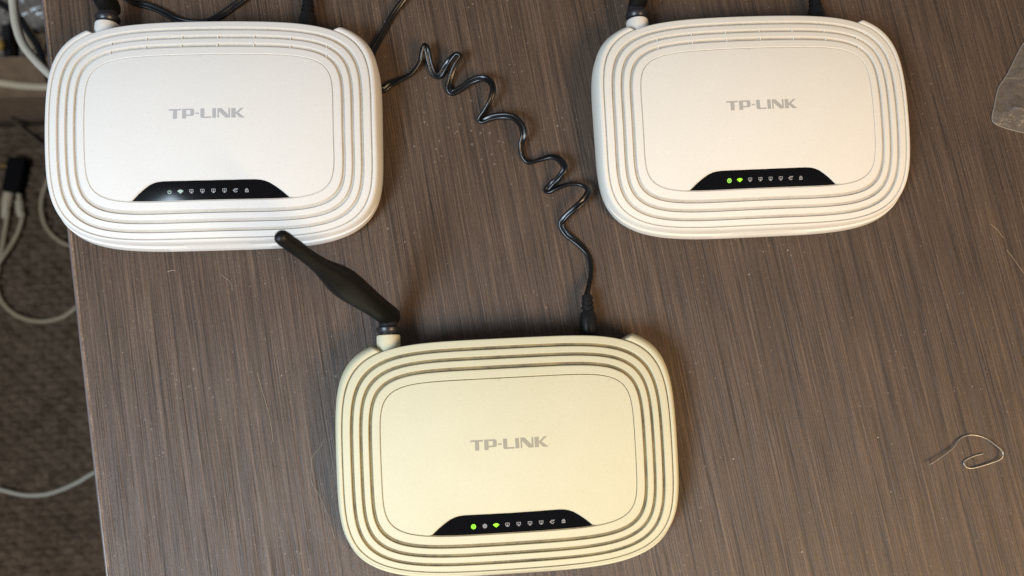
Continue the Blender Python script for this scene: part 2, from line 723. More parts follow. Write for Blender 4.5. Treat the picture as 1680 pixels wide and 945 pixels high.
def window_mesh():
    outl = [(x * 1.012, y + 0.25) for x, y in WTOP]
    p = par(0.05)
    bot = []
    for th in ANG:
        x, y = ring_xy(p, th)
        if y < -30 and abs(x) < 40.2:
            bot.append((x, y))
    bot.sort(key=lambda q: -q[0])
    return cdt_surface(outl + bot, lambda x, y: dome(x, y) - 0.62, 3.0)


LET = []


def rect(x0, x1, y0, y1):
    return [(x0, y0), (x1, y0), (x1, y1), (x0, y1)]


LET += [rect(165, 378, 0, .16), rect(240, 310, .16, 1)]
LET += [[(400, 0), (575, 0), (575, .155), (400, .155)], rect(400, 470, .155, 1),
        [(575, 0), (592, .02), (606, .09), (612, .2), (612, .55), (606, .66), (592, .73), (575, .75), (545, .75), (545, .155), (575, .155)],
        rect(470, 545, .6, .75)]
LET += [rect(635, 695, .43, .57)]
LET += [[(722, 0), (790, 0), (790, .85), (722, .85)], [(722, .85), (912, .85), (912, 1), (752, 1), (732, .96)]]
LET += [rect(930, 995, 0, 1)]
LET += [[(1020, 0), (1092, 0), (1210, .72), (1210, 0), (1240, 0), (1240, 1), (1160, 1), (1046, .33), (1046, 1), (1020, 1)]]
LET += [rect(1262, 1335, 0, 1), [(1335, .46), (1425, 0), (1478, 0), (1383, .47), (1497, 1), (1402, 1), (1335, .57)]]


def polys_mesh(polys, zfun, lift):
    V, Fc = [], []
    for p in polys:
        b = len(V)
        tri = delaunay_2d_cdt([Vector(q) for q in p], [], [list(range(len(p)))], 1, 1e-6)
        for q in tri[0]:
            V.append((q[0], q[1], zfun(q[0], q[1]) + lift))
        for f in tri[2]:
            Fc.append(tuple(b + k for k in f))
    return V, Fc


def logo_mesh():
    polys = []
    for p in LET:
        polys.append([((x - 165) / 1320 * 37.6 - 18.8, -5.0 * y) for x, y in p])
    return polys_mesh(polys, dome, 0.05)


def arcpoly(r0, r1, a0, a1, n=14, cx=0, cy=0):
    """ring sector as quads"""
    out = []
    for k in range(n):
        t0 = a0 + (a1 - a0) * k / n
        t1 = a0 + (a1 - a0) * (k + 1) / n
        q = [(cx + r1 * math.cos(t0), cy + r1 * math.sin(t0)), (cx + r1 * math.cos(t1), cy + r1 * math.sin(t1))]
        if r0 > 0:
            q += [(cx + r0 * math.cos(t1), cy + r0 * math.sin(t1)), (cx + r0 * math.cos(t0), cy + r0 * math.sin(t0))]
        else:
            q += [(cx, cy)]
        out.append(q)
    return out


PI = math.pi
ICON = {
    'power_icon': arcpoly(0.72, 1.12, PI * 0.68, PI * 2.32) + [rect(-0.17, 0.17, 0.15, 1.15)],
    'gear_icon': arcpoly(0.42, 0.92, 0, 2 * PI, 20) + sum([arcpoly(0.93, 1.3, k * PI / 4 - 0.2, k * PI / 4 + 0.2, 2) for k in range(8)], []),
    'wireless_icon': arcpoly(0, 2.3, PI * 0.22, PI * 0.78, 10, 0, -1.15),
    'computer_icon': [rect(-1.15, 1.15, 0.85, 1.1), rect(-1.15, 1.15, -0.45, -0.2), rect(-1.15, -0.9, -0.2, 0.85), rect(0.9, 1.15, -0.2, 0.85),
                      rect(-0.25, 0.25, -0.85, -0.45), rect(-0.65, 0.65, -1.1, -0.85), rect(-0.14, 0.14, 0.05, 0.6)],
    'internet_icon': arcpoly(0.78, 1.1, PI * 0.12, PI * 1.9, 16) + [[(-0.62, -0.1), (-0.42, -0.3), (0.55, 0.52), (0.35, 0.66)], rect(0.85, 1.35, 0.75, 1.1),
                                                                     [(-1.7, 0.0), (-1.15, 0.35), (-1.15, -0.35)]],
    'lock_icon': [rect(-0.95, 0.95, -1.1, -0.75), rect(-0.95, 0.95, 0.05, 0.35), rect(-0.95, -0.65, -0.75, 0.05), rect(0.65, 0.95, -0.75, 0.05),
                  rect(-0.2, 0.2, -0.55, -0.1)] + arcpoly(0.42, 0.72, 0, PI, 10, 0, 0.35),
}


def wz(x, y):
    return dome(x, y) - 0.62


MESH = {}


def rod_profile(L):
    pr = [(-6.2, 1.2), (-5.8, 3.0), (-4.7, 4.4), (-2.8, 5.3), (0, 5.6), (0.10 * L, 5.7), (0.2 * L, 6.0), (0.3 * L, 6.6), (0.38 * L, 7.1), (0.46 * L, 7.2), (0.53 * L, 6.6),
          (0.60 * L, 5.3), (0.67 * L, 4.1), (0.74 * L, 3.55), (0.82 * L, 3.4), (0.905 * L, 3.42), (0.91 * L, 3.3), (0.955 * L, 3.4), (0.98 * L, 3.1), (0.993 * L, 2.4), (L, 1.0)]
    return pr


def router(name_pose, body, groove, printm, icons, tip, label):
    x, y, a = name_pose
    r = tag(empty("wireless_router", (x * MM, y * MM, 0), a), label, "router", "wireless routers on the desk")
    for nm, fn, mats in (("top_cover", cover_mesh, (body, groove)), ("base_shell", shell_mesh, (body, groove)), ("centre_panel", panel_mesh, (body,))):
        if nm not in MESH:
            MESH[nm] = fn()
        V, Fc, mi = MESH[nm]
        mesh_obj(nm, V, Fc, list(mats), r, mi, angle=32 if nm != "base_shell" else 40)
    if 'win' not in MESH:
        MESH['win'] = window_mesh()
        MESH['logo'] = logo_mesh()
    win = mesh_obj("indicator_window", *MESH['win'], M['window'], r)
    mesh_obj("logo", *MESH['logo'], printm, r, smooth=False)
    for (nm, ix, iy, mat) in icons:
        polys = [[(ix + 0.88 * px, iy + 0.88 * py) for px, py in p] for p in ICON[nm]]
        if mat in ('icon_green', 'icon_mid') and nm == 'power_icon':
            disc = [[(ix + px, iy + py) for px, py in p] for p in arcpoly(0, 1.2, 0, 2 * PI, 18)]
            ic = mesh_obj(nm, *polys_mesh(disc, wz, 0.04), M[mat], win, smooth=False)
            sm = [[(ix + 0.62 * px, iy + 0.62 * py) for px, py in p] for p in ICON[nm]]
            V1, F1 = polys_mesh(disc, wz, 0.04)
            V2, F2 = polys_mesh(sm, wz, 0.08)
            V, Fc = join((V1, F1), (V2, F2))
            me = ic.data
            bpy.data.objects.remove(ic)
            ic = mesh_obj(nm, V, Fc, [M[mat], M['icon_dark']], win, [0] * len(F1) + [1] * len(F2), smooth=False)
        else:
            ic = mesh_obj(nm, *polys_mesh(polys, wz, 0.04), M[mat], win, smooth=False)
    # small bridges across the vent grooves along the back
    vf = []
    for g, step in ((1, 18.4), (2, 18.4)):
        p = par(g)
        for k in range(-3, 4):
            xx = k * step + 4.0
            bt = p[1] * (1 - (abs(xx) / p[0]) ** p[3]) ** (1 / p[3])
            yy = CY + bt
            z = dome(xx, yy)
            vf.append(box(xx - 0.32, xx + 0.32, yy - 0.80, yy + 0.80, z - 1.19, z - 0.55))
    if body is not M['cream']:
        mesh_obj("vent_bridges", *join(*vf), body, r, smooth=False)["kind"] = "stuff"
    # feet
    for fx in (-58, 58):
        for fy in (-48, 28):
            mesh_obj("rubber_foot", *lathe([(0, 5.0), (2.0, 5.0), (2.7, 4.6)], (fx, fy, 0), (0, 0, 1), 16), M['rubber'], r)
    # power socket and antenna mount on the back
    mesh_obj("power_socket", *box(41.2, 50.2, 44.2, 49.6, 4.0, 13.0), M['plug'], r, smooth=False)
    ant = mesh_obj("antenna", *lathe(rod_profile((Vector(tip) - Vector((-57.9, 64.2, 14.0))).length), (-57.9, 64.2, 14.0),
                                     Vector(tip) - Vector((-57.9, 64.2, 14.0)), 28, 0.86, Vector((0.63, 0.77, 0.1))), M['rod'], r, angle=60)
    mesh_obj("antenna_mount", *lathe([(0, 6.15), (9.2, 6.05), (9.9, 5.85), (10.1, 5.4), (10.1, 4.0)], (-58.7, 44.3, 13), (0, 1, 0), 32), body, r)
    mesh_obj("collar", *lathe([(-0.6, 4.9), (1.2, 4.9), (1.25, 5.3), (2.6, 6.15), (3.8, 6.2), (4.1, 5.9), (4.15, 4.9), (7.0, 4.8), (9.5, 4.6)],
                              (-58.7, 54.4, 13), (0, 1, 0), 28), M['collar'], ant)
    return r


def local_tip(pose, w):
    x, y, a = pose
    dx, dy = w[0] - x, w[1] - y
    return (math.cos(a) * dx + math.sin(a) * dy, -math.sin(a) * dx + math.cos(a) * dy, w[2])


PA = (-138.83, 140.43, 0.03781)
PB = (148.53, 150.35, 0.05518)
PC = (15.21, -24.73, 0.05234)


def icons8(x0, step, y, states):
    nm = ['power_icon', 'wireless_icon'] + ['computer_icon'] * 4 + ['internet_icon', 'lock_icon']
    return [(n, x0 + step * k, y, s) for k, (n, s) in enumerate(zip(nm, states))]


off = 'icon_off'
icA = icons8(-20.2, 5.53, -41.3, ['icon_pale', 'icon_pale'] + [off] * 6)
icB = icons8(-18.8, 5.53, -41.2, ['icon_mid', 'icon_green'] + [off] * 6)
nmC = ['power_icon', 'gear_icon', 'wireless_icon'] + ['computer_icon'] * 4 + ['internet_icon', 'lock_icon']
icC = [(n, -19.2 + 5.53 * k, -41.8, s) for k, (n, s) in enumerate(zip(nmC, ['icon_green', off, 'icon_green'] + [off] * 6))]

rA = router(PA, M['white'], M['groove_a'], M['print_a'], icA, local_tip(PA, (-200, 236, 100)),
            "white wireless router at the table's left edge with no bright green lights")
rB = router(PB, M['white_lamp_tint'], M['groove_b'], M['print_b'], icB, local_tip(PB, (96, 262, 100)),
            "white wireless router with green lights, nearest the plastic bag on the right")
rC = router(PC, M['cream'], M['groove_c'], M['print_c'], icC, local_tip(PC, (-82.0, 61.8, 95)),
            "yellowed cream wireless router in front, black antenna leaning left")

# ------------------------------------------------------------------ power cables
def cable_thing(name, label, pts, roll=None, per=8, cat="cable", group=None, mat=None, section=None):
    root = tag(empty(name, (pts[0][0] * MM, pts[0][1] * MM, 0)), label, cat, group)
    o = Vector((pts[0][0], pts[0][1], 0))
    path = [p - o for p in catmull(pts, per)]
    mesh_obj("cord", *sweep(path, section or twin(), roll), mat or M['cable'], root, angle=70)
    return root, o


def plug_part(root, o, end, direction):
    """tapered barrel plug with a ribbed strain relief; end = tip at the socket"""
    pr = [(-1.5, 3.0), (0, 3.9), (0.6, 4.25), (8, 4.15), (11.5, 3.7), (12.6, 3.2), (12.7, 2.55), (13.7, 2.5), (13.8, 3.15), (15.3, 3.05), (15.4, 2.4), (16.4, 2.35),
          (16.5, 2.95), (18, 2.85), (18.1, 2.2), (19, 2.2), (19.1, 2.7), (21.4, 2.45), (21.8, 1.6)]
    p = mesh_obj("plug", *lathe([(d, q * 1.12) for d, q in pr], Vector(end) - o, direction, 20), M['plug'], root, angle=40)
    d = Vector(direction).normalized()
    side = Vector((0, 0, 1)).cross(d).normalized()
    V, Fc = [], []
    for k in range(-1, 2):
        for s in (0.35,):
            c = Vector(end) - o + d * 1.6 + side * (k * 1.3) + Vector((0, 0, math.sqrt(max(0.1, 4.8 ** 2 - (k * 1.3) ** 2)) - 0.15))
            vv, ff = box(-0.3, 0.3, 0, 6.0, 0, 0.35)
            b = len(V)
            V += [c + side * q[0] + d * q[1] + Vector((0, 0, q[2])) for q in vv]
            Fc += [tuple(b + i for i in f) for f in ff]
    mesh_obj("grip_ribs", V, Fc, M['plug'], p, smooth=False)["kind"] = "stuff"
    return p


cabC = [(57.9, 44.0, 8.0), (57.7, 48.4, 7.0), (59.1, 53.6, 4.4), (61.0, 62.4, 2.0), (59.9, 70.9, 1.2), (54.6, 77.6, 1.0), (47.9, 83.2, 1.2), (44.9, 88.5, 2.2), (47.0, 92.0, 4.6),
        (52.3, 96.4, 7.6), (57.2, 101.3, 8.6), (59.1, 106.0, 8.0), (56.0, 109.1, 6.5), (49.4, 110.0, 5.2), (42.9, 108.3, 3.7), (38.2, 106.9, 2.0),
        (37.1, 107.6, 1.5), (39.7, 110.6, 3.0), (43.7, 113.9, 6.0), (46.2, 118.4, 8.0), (43.7, 123.2, 7.0), (39.6, 125.5, 5.0),
        (33.0, 124.3, 2.6), (26.7, 123.1, 1.6), (23.6, 126.8, 2.2), (22.8, 131.8, 5.0), (24.0, 136.3, 8.0), (22.6, 141.8, 9.0),
        (18.7, 146.3, 8.0), (12.7, 148.0, 6.0), (6.0, 147.6, 4.0), (1.0, 146.4, 2.0), (-0.1, 147.4, 1.6), (2.3, 150.7, 3.8), (5.3, 155.2, 7.0),
        (7.2, 161.4, 9.0), (5.9, 166.2, 8.5), (1.9, 169.2, 7.0), (-4.2, 168.5, 4.8), (-10.9, 164.6, 2.6), (-15.7, 162.8, 1.6), (-17.4, 165.6, 2.0),
        (-16.1, 171.2, 4.0), (-12.6, 178.4, 8.0), (-11.0, 181.1, 9.0), (-13.0, 182.1, 9.0), (-16.7, 179.4, 7.0), (-20.2, 175.4, 3.6),
        (-22.9, 172.3, 1.6), (-25.6, 173.2, 2.0), (-27.9, 178.7, 5.0), (-29.5, 185.1, 8.0), (-30.8, 186.9, 8.5), (-32.2, 184.1, 7.0),
        (-33.3, 179.5, 4.5), (-38.1, 173.2, 2.2), (-44.9, 169.5, 1.3), (-49.9, 167.0, 1.0), (-54.2, 164.0, 0.95), (-58.3, 166.1, 0.95),
        (-61.5, 173.1, 0.95), (-62.3, 180.3, 0.95), (-59.8, 186.7, 1.1), (-53.9, 198.2, 1.6), (-48.9, 208.0, 2.6), (-43.2, 215.6, 4.0), (-37.1, 224.4, 6.0), (-28, 238, 9.0)]
rt, o = cable_thing("power_cable", "coiled black power cable running from the cream router up past the left router", cabC,
                    lambda s: 0.9 * math.sin(s * 41.0) + 0.3, group="black power cables")
rc = Matrix.Rotation(PC[2], 3, 'Z')


def loc2w(pose, p):
    q = Matrix.Rotation(pose[2], 3, 'Z') @ Vector(p)
    return Vector((q.x + pose[0], q.y + pose[1], q.z))


def plug_at(root, o, pose):
    e = loc2w(pose, (45.8, 49.5, 8.2))
    d = loc2w(pose, (46.3, 70.7, 7.6)) - e
    plug_part(root, o, e, d)


plug_at(rt, o, PC)
for pose, lab in ((PA, "short straight black power lead plugged into the back of the left router"),
                  (PB, "short straight black power lead plugged into the back of the right router")):
    p = [loc2w(pose, q) for q in ((46.2, 66, 7.7), (46.4, 71, 7.0), (47.5, 78, 4.5), (49, 88, 2), (52, 104, 1), (58, 124, 0.95), (60, 150, 0.95))]
    rt, o = cable_thing("power_cable", lab, [tuple(q) for q in p], group="black power cables")
    plug_at(rt, o, pose)
cabV = [(-225, 240, 6.0), (-203.7, 221.1, 2.0), (-193.7, 212.6, 1.2), (-183.5, 209.9, 1.0), (-175.0, 206.2, 0.95), (-168.2, 202.5, 0.95), (-159.9, 200.8, 0.95), (-151.6, 201.6, 0.95),
        (-145.0, 205.1, 1.2), (-138.3, 210.1, 1.8), (-133.8, 213.3, 2.6), (-126.2, 220.3, 4.0), (-112, 236, 5)]
cable_thing("power_cable", "black cable dipping in a shallow V behind the left router", cabV, lambda s: 0.3, group="black power cables")

# ------------------------------------------------------------------ paper clip
clip = [(241.2, -41.0, 2.4), (248.6, -37.0, 1.8), (256.3, -31.9, 1.3), (259.1, -28.7, 0.9), (261.7, -26.8, 0.6), (266.3, -25.6, 0.5), (270.2, -25.9, 0.6), (274.7, -27.5, 1.0),
        (278.5, -30.4, 1.6), (281.9, -33.4, 2.0), (282.8, -35.1, 2.0), (282.4, -37.2, 1.8), (280.9, -38.7, 1.5), (275.6, -40.6, 1.2), (269.0, -42.5, 0.9),
        (264.6, -43.2, 0.7), (262.6, -42.5, 0.6), (261.6, -41.0, 0.6), (261.7, -39.8, 0.5), (263.4, -38.5, 0.45), (267.6, -36.8, 0.42), (272.8, -35.5, 0.42)]
o = Vector((262, -36, 0))
pc = mesh_obj("paper_clip", *sweep([p - o for p in catmull(clip, 6)], circle(0.38, 10)), M['steel'], None, angle=70)
pc.location = o * MM
tag(pc, "unbent silver wire paper clip lying on the bare table", "paper clip")

# ------------------------------------------------------------------ clear plastic bag on the right
def bag_material():
    m = NT("thin_clear_film")
    v = m.coords((1, 1, 1))
    n1 = m.noise(v, 55, 4, 0.6, 1.0)
    m.set(col=(0.27, 0.235, 0.20), rough=0.22, spec=0.5)
    a = m.ramp(n1, [(0.3, (0.16, 0.16, 0.16)), (0.5, (0.30, 0.30, 0.30)), (0.53, (0.50, 0.50, 0.50)), (0.56, (0.26, 0.26, 0.26))])
    m.l(a, m.b.inputs['Alpha'])
    m.bump(n1, 0.9, 0.004)
    return m.m


M['film'] = bag_material()


def sheet(outline, zfun, step=3.0):
    return cdt_surface(outline, zfun, step)


bag_out = [(365, 216), (345, 214), (328, 210), (318.1, 199.7), (313.7, 192.8), (306.3, 180.0), (300.5, 172.0), (297.3, 161.8), (294.9, 152.5), (296.6, 150.2), (301.8, 148.0),
           (312.9, 145.2), (323.6, 143.4), (345, 142), (365, 146), (372, 180)]
o = Vector((335, 178, 0))
bo = [(x - o.x, y - o.y) for x, y in [tuple(p)[:2] for p in catmull([(x, y, 0) for x, y in bag_out + bag_out[:1]], 4)[:-1]]]


def fold(x, y, s):
    v = Vector((x * 0.055, y * 0.055, s))
    a = abs(noise.noise(v)) * 6.0 + abs(noise.noise(v * 2.3 + Vector((4, 1, 2)))) * 3.0
    crease = 1.0 - min(1.0, abs(noise.noise(Vector((x * 0.045 + 7, y * 0.045, s)))) * 9)
    crease2 = 1.0 - min(1.0, abs(noise.noise(Vector((x * 0.09 + 3, y * 0.07 + 5, s + 2)))) * 9)
    return a + crease * 2.6 + crease2 * 1.4


def edge_d(x, y):
    return min(math.hypot(x - a, y - b) for a, b in bo)


def top_z(x, y):
    e = smoothstep(0, 12, edge_d(x, y))
    return 0.35 + 0.5 * (1 - e) * abs(noise.noise(Vector((x * .2, y * .2, 1)))) * 2 + e * (1.5 + fold(x, y, 0.3))


Vt, Ft = sheet(bo, top_z, 1.2)
Vb, Fb = sheet(bo, lambda x, y: 0.18 + 0.3 * smoothstep(0, 14, edge_d(x, y)) * fold(x, y, 5.3) * 0.4, 3.0)
bag = tag(empty("plastic_bag", o * MM), "crumpled clear grey plastic bag lying at the table's right side", "bag")
mesh_obj("upper_film", Vt, Ft, M['film'], bag, angle=80)
mesh_obj("lower_film", Vb, Fb, M['film'], bag, angle=80)
seam = [(x, y, 0.55) for x, y in bo]
mesh_obj("sealed_edge", *sweep([Vector(p) for p in seam], circle(0.28, 6)), simple("film_seam", (0.42, 0.38, 0.34), 0.3, alpha=0.6), bag, angle=70)

# ------------------------------------------------------------------ hairs and crumbs
hairs = [([(-80.0, -27.2), (-82.1, -31.3), (-85.4, -35.3), (-85.9, -39.0), (-85.8, -42.1), (-85.5, -48.2), (-80.9, -55.9), (-75.9, -66.5), (-72.8, -77.1)], 'hair', 0.09,
          "long kinked pale hair beside the cream router's left side"),
         ([(-115.7, 7.4), (-112.8, -1.5), (-109.1, -12.5), (-106.9, -21.9), (-106.0, -28.1)], 'hair', 0.10, "gently bowed pale hair on the grey-lit part of the table, left of the cream router"),
         ([(288.9, 91.2), (292.5, 87.7), (295.3, 83.5)], 'hair_tan', 0.12, "short tan fibre on the table below the plastic bag"),
         ([(296.8, 76.6), (300.2, 71.4), (305.4, 63.4), (312, 55)], 'hair_tan', 0.12, "longer tan fibre reaching the photo's right border"),
         ([(-165.3, 60.7), (-163.2, 61.4), (-161.0, 61.7)], 'hair', 0.13, "short pale fibre below the left router near the table's edge"),
         ([(-137.3, 59.6), (-134.3, 57.3), (-131.6, 55.0), (-131.0, 51.0)], 'hair', 0.08, "small curved hair below the middle of the left router")]
for pts, mt, r, lab in hairs:
    o = Vector((pts[0][0], pts[0][1], 0))
    n = len(pts)
    path = [p - o for p in catmull([(x, y, r + 0.25 * math.sin(math.pi * k / (n - 1))) for k, (x, y) in enumerate(pts)], 6)]
    h = mesh_obj("hair", *sweep(path, circle(r, 5)), M[mt], None, angle=80)
    h.location = o * MM
    tag(h, lab, "hair", "hairs on the table")

vf = []
for k in range(420):
    x, y = rnd.uniform(-195, 330), rnd.uniform(-130, 225)
    s = rnd.uniform(0.10, 0.26) * (1.8 if rnd.random() < 0.06 else 1)
    vv, ff = box(-s, s, -s * 0.6, s * 0.6, 0, s * 0.8)
    R3 = Matrix.Rotation(rnd.uniform(0, 6.28), 3, 'Z')
    vf.append(([R3 @ Vector((q[0] * rnd.uniform(.6, 1.2), q[1] * rnd.uniform(.6, 1.2), q[2] + 0.02)) + Vector((x, y, 0)) for q in vv], ff))
cr = mesh_obj("crumbs", *join(*vf), simple("pale_crumb", (0.45, 0.39, 0.32), 0.8), None, smooth=False)
tag(cr, "pale dust crumbs scattered over the table", "dust", kind="stuff")
# keep crumbs on the bare board: drop those past the desk's left edge
bm = bmesh.new()
bm.from_mesh(cr.data)
cg, sg = math.cos(G), math.sin(G)
kill = [v for v in bm.verts if (v.co.x * cg + v.co.y * sg) < -0.197]
bmesh.ops.delete(bm, geom=kill, context='VERTS')
bm.to_mesh(cr.data)
bm.free()

# ------------------------------------------------------------------ floor, rug and what lies beside the desk
FZ = -745.0
fl = NT("dark_floor_boards")
f1 = fl.noise(fl.coords((3, 40, 1)), 1.0, 4, 0.6)
fl.set(col=fl.ramp(f1, [(0.3, (0.028, 0.018, 0.010)), (0.7, (0.055, 0.036, 0.022))]), rough=0.45)
fl.bump(f1, 0.3, 0.002)
floor = mesh_obj("floor", [(-3000, -2500, FZ - 12), (2500, -2500, FZ - 12), (2500, 2500, FZ - 12), (-3000, 2500, FZ - 12)], [(0, 1, 2, 3)], fl.m, smooth=False)
tag(floor, kind="structure")

rugm = NT("brown_woven_rug")
rv = rugm.coords((1, 1, 1))
r1 = rugm.noise(rv, 60, 4, 0.65)
r2 = rugm.noise(rv, 500, 3, 0.6)
rugm.set(col=rugm.ramp(rugm.math('ADD', rugm.math('MULTIPLY', r1, .6), rugm.math('MULTIPLY', r2, .4)),
                       [(0.33, (0.050, 0.031, 0.018)), (0.67, (0.21, 0.145, 0.096))]), rough=0.95, spec=0.1)
rugm.bump(r2, 0.8, 0.002)
RUGR = math.radians(4)
rug = tag(empty("rug", (-0.6, 0.0, (FZ - 12) * MM), RUGR), "brown woven rug on the floor beside the desk", "rug")
mesh_obj("backing", *box(-700, 600, -900, 400, 0, 7), rugm.m, rug, smooth=False)
mesh_obj("hem", *box(-700, 600, 400.5, 412, 0, 12.5), rugm.m, rug, smooth=False)
# the weave: rows of flattened loops
V, Fc = [], []
loop_ring = []
row = 0
yy = -420.0
while yy < 395:
    xx = -330.0 + (11.5 if row % 2 else 0)
    while xx < 330:
        L, Wd, H = 23 * rnd.uniform(0.82, 1.05), 12.2 * rnd.uniform(0.85, 1.05), rnd.uniform(6.0, 8.4)
        cx, cyy = xx + rnd.uniform(-1.5, 1.5), yy + rnd.uniform(-0.9, 0.9)
        tl = rnd.uniform(-0.12, 0.12)
        b = len(V)
        for (fr, fz) in ((1.0, 0.35), (0.78, 0.78), (0.42, 0.97)):
            for k in range(8):
                t = k * PI / 4
                px, py = fr * L / 2 * math.cos(t), fr * Wd / 2 * math.sin(t)
                V.append((cx + px - py * tl, cyy + py + px * tl, 5 + H * fz * 0.9))
        V.append((cx, cyy, 5 + H * 0.92))
        for i in range(2):
            for k in range(8):
                Fc.append((b + i * 8 + k, b + i * 8 + (k + 1) % 8, b + (i + 1) * 8 + (k + 1) % 8, b + (i + 1) * 8 + k))
        for k in range(8):
            Fc.append((b + 16 + k, b + 16 + (k + 1) % 8, b + 24))
        xx += 23.5
    yy += 10.9
    row += 1
pile = mesh_obj("weave", V, Fc, rugm.m, rug, angle=80)
pile["kind"] = "stuff"


def sheath(name, col, rough=0.45):
    m = NT(name)
    n1 = m.noise(m.coords((1, 1, 1)), 40, 3, 0.6)
    m.set(col=m.mix(n1, col, tuple(c * 0.78 for c in col)), rough=rough)
    return m.m


M['beige'] = sheath("beige_cable_sheath", (0.42, 0.32, 0.20))
M['grey'] = sheath("light_grey_cable_sheath", (0.58, 0.51, 0.40))
M['boot'] = sheath("off_white_plug_boot", (0.52, 0.41, 0.27))


def floor_cable(label, pts, r, mat, name="network_cable", group="cables beside the desk"):
    o = Vector(pts[0])
    path = [p - o for p in catmull(pts, 8)]
    ob = mesh_obj(name, *sweep(path, circle(r, 12)), mat, None, angle=80)
    ob.location = o * MM
    return tag(ob, label, "cable", group)


Zc = FZ + 3.6
floor_cable("thin grey cable in a shallow arc on the rug, lowest of the floor cables",
            [(-860, -100, Zc), (-751, -136.7, Zc), (-698, -148.3, Zc), (-662.8, -156.3, Zc), (-628, -154.8, Zc), (-590, -140, Zc), (-567.5, -126.4, Zc), (-500, -93.9, Zc), (-420, -40, Zc)], 3.0, M['grey'])
floor_cable("beige cable loop poking out from under the table below the left router",
            [(-560, 400, Zc), (-630, 372, Zc), (-658, 343.5, Zc), (-668, 318.9, Zc), (-675, 289.7, Zc), (-674, 270.4, Zc), (-665, 244.6, Zc), (-646, 224.7, Zc), (-629.8, 216.3, Zc), (-594.6, 209, Zc), (-480, 200, Zc)], 3.4, M['beige'])
floor_cable("beige cable leaving the black adapter's wide plug and looping under the table",
            [(-721.5, 268, Zc + 4), (-725, 245.9, Zc), (-726.6, 222, Zc), (-729, 189, Zc), (-731, 160.8, Zc), (-723, 132.9, Zc), (-704, 112.5, Zc), (-680.8, 101.5, Zc), (-653.7, 98.9, Zc), (-627, 106.4, Zc), (-610, 119.5, Zc), (-570, 150, Zc), (-480, 190, Zc)], 3.4, M['beige'])
floor_cable("beige cable from the black adapter's narrow plug, bending left out of view",
            [(-698.5, 266, Zc + 4), (-703.8, 241.3, Zc + 1), (-711.7, 217.5, Zc + 2), (-722, 193.7, Zc + 6.5), (-733, 176, Zc + 5), (-760, 130, Zc), (-800, 90, Zc)], 3.2, M['beige'])
floor_cable("dark brown cord crossing the rug's far end",
            [(-830, 500, FZ + 3), (-752, 436, FZ + 3), (-722, 408, FZ + 7), (-677, 371, FZ + 3), (-600, 310, FZ + 3), (-500, 270, FZ + 3)], 2.6, sheath("brown_cord", (0.12, 0.085, 0.055)))
# cables hanging in the air beside the desk, tied up at the desk's far end
floor_cable("thick light grey cable hanging in a curve beside the desk's far left corner",
            [(-352, 420, -90), (-351, 330, -125), (-349.5, 287.5, -138), (-346.5, 268.5, -140), (-341, 254, -141), (-333, 243.5, -142), (-321, 231.5, -143), (-304, 216.5, -146), (-262, 190, -160), (-200, 160, -200)], 3.15, M['grey'])
floor_cable("straight beige cable sticking out level from under the left router's table edge",
            [(-560, 285, -262), (-459, 272, -250), (-427.5, 269, -250), (-406, 266.4, -250), (-386.5, 265.7, -250), (-340, 265, -252), (-240, 262, -262), (-160, 262, -275)], 3.9, M['beige'])
floor_cable("black cable arcing over the carton behind the grey hanging cable",
            [(-560, 425, -345), (-507, 397, -330), (-488.5, 387.5, -328), (-469, 373.5, -330), (-459, 358.6, -330), (-448.5, 342.5, -332), (-442, 323, -336), (-436, 300, -345), (-420, 270, -380)], 3.3, M['cable'])

# audio adapter with two plugs on the rug
ad = tag(empty("cable_adapter", (-0.712, 0.322, FZ * MM), math.radians(-6)), "small black adapter block with two beige plugs on the rug", "adapter")
vv, ff = box(-14, 12, -27, 28, 0, 18)
body = mesh_obj("block", vv, ff, simple("adapter_black_plastic", (0.006, 0.005, 0.005), 0.8, spec=0.1), ad, smooth=False)
bv = body.modifiers.new("bevel", 'BEVEL')
bv.width, bv.segments = 0.0025, 3
brass = simple("brass_tip", (0.72, 0.52, 0.22), 0.3, metal=1.0)
mesh_obj("metal_tip", *lathe([(0, 3.0), (9, 3.0), (9.5, 4.2), (13, 4.2), (14, 2.0)], (-13.6, 14, 9), (-1, 0.1, 0), 16), brass, ad)
mesh_obj("plug", *lathe([(0, 7.4), (5, 7.3), (20, 7.1), (21, 6.2), (28, 5.6), (34, 4.2), (40, 3.6)], (-6.8, -26.8, 9.5), (-0.05, -1, -0.1), 18), M['boot'], ad)
mesh_obj("plug", *lathe([(0, 3.6), (10, 3.6), (10.5, 6.0), (24, 5.9), (30, 5.2), (36, 3.8)], (7.5, -26.8, 8), (0.2, -1, -0.1), 18), M['boot'], ad)

# carton with odds and ends, beyond the rug
cardm = NT("brown_carton_board")
c1 = cardm.noise(cardm.coords((1, 1, 1)), 70, 4, 0.6)
cardm.set(col=cardm.ramp(c1, [(0.3, (0.19, 0.115, 0.062)), (0.7, (0.27, 0.17, 0.10))]), rough=0.85)
ct = tag(empty("carton", (-0.64, 0.52, (FZ - 12) * MM), math.radians(2)), "open brown carton of cables beyond the rug, under the grey hanging cable", "carton")
HB = 215
mesh_obj("front_wall", *box(-190, 190, -98, -94, 0, HB), cardm.m, ct, smooth=False)
mesh_obj("back_wall", *box(-190, 190, 116, 120, 0, HB), cardm.m, ct, smooth=False)
mesh_obj("side_wall", *box(-190, -186, -93.8, 115.8, 0, HB), cardm.m, ct, smooth=False)
mesh_obj("side_wall", *box(186, 190, -93.8, 115.8, 0, HB), cardm.m, ct, smooth=False)
mesh_obj("bottom", *box(-186, 186, -94, 116, 140, 144), cardm.m, ct, smooth=False)
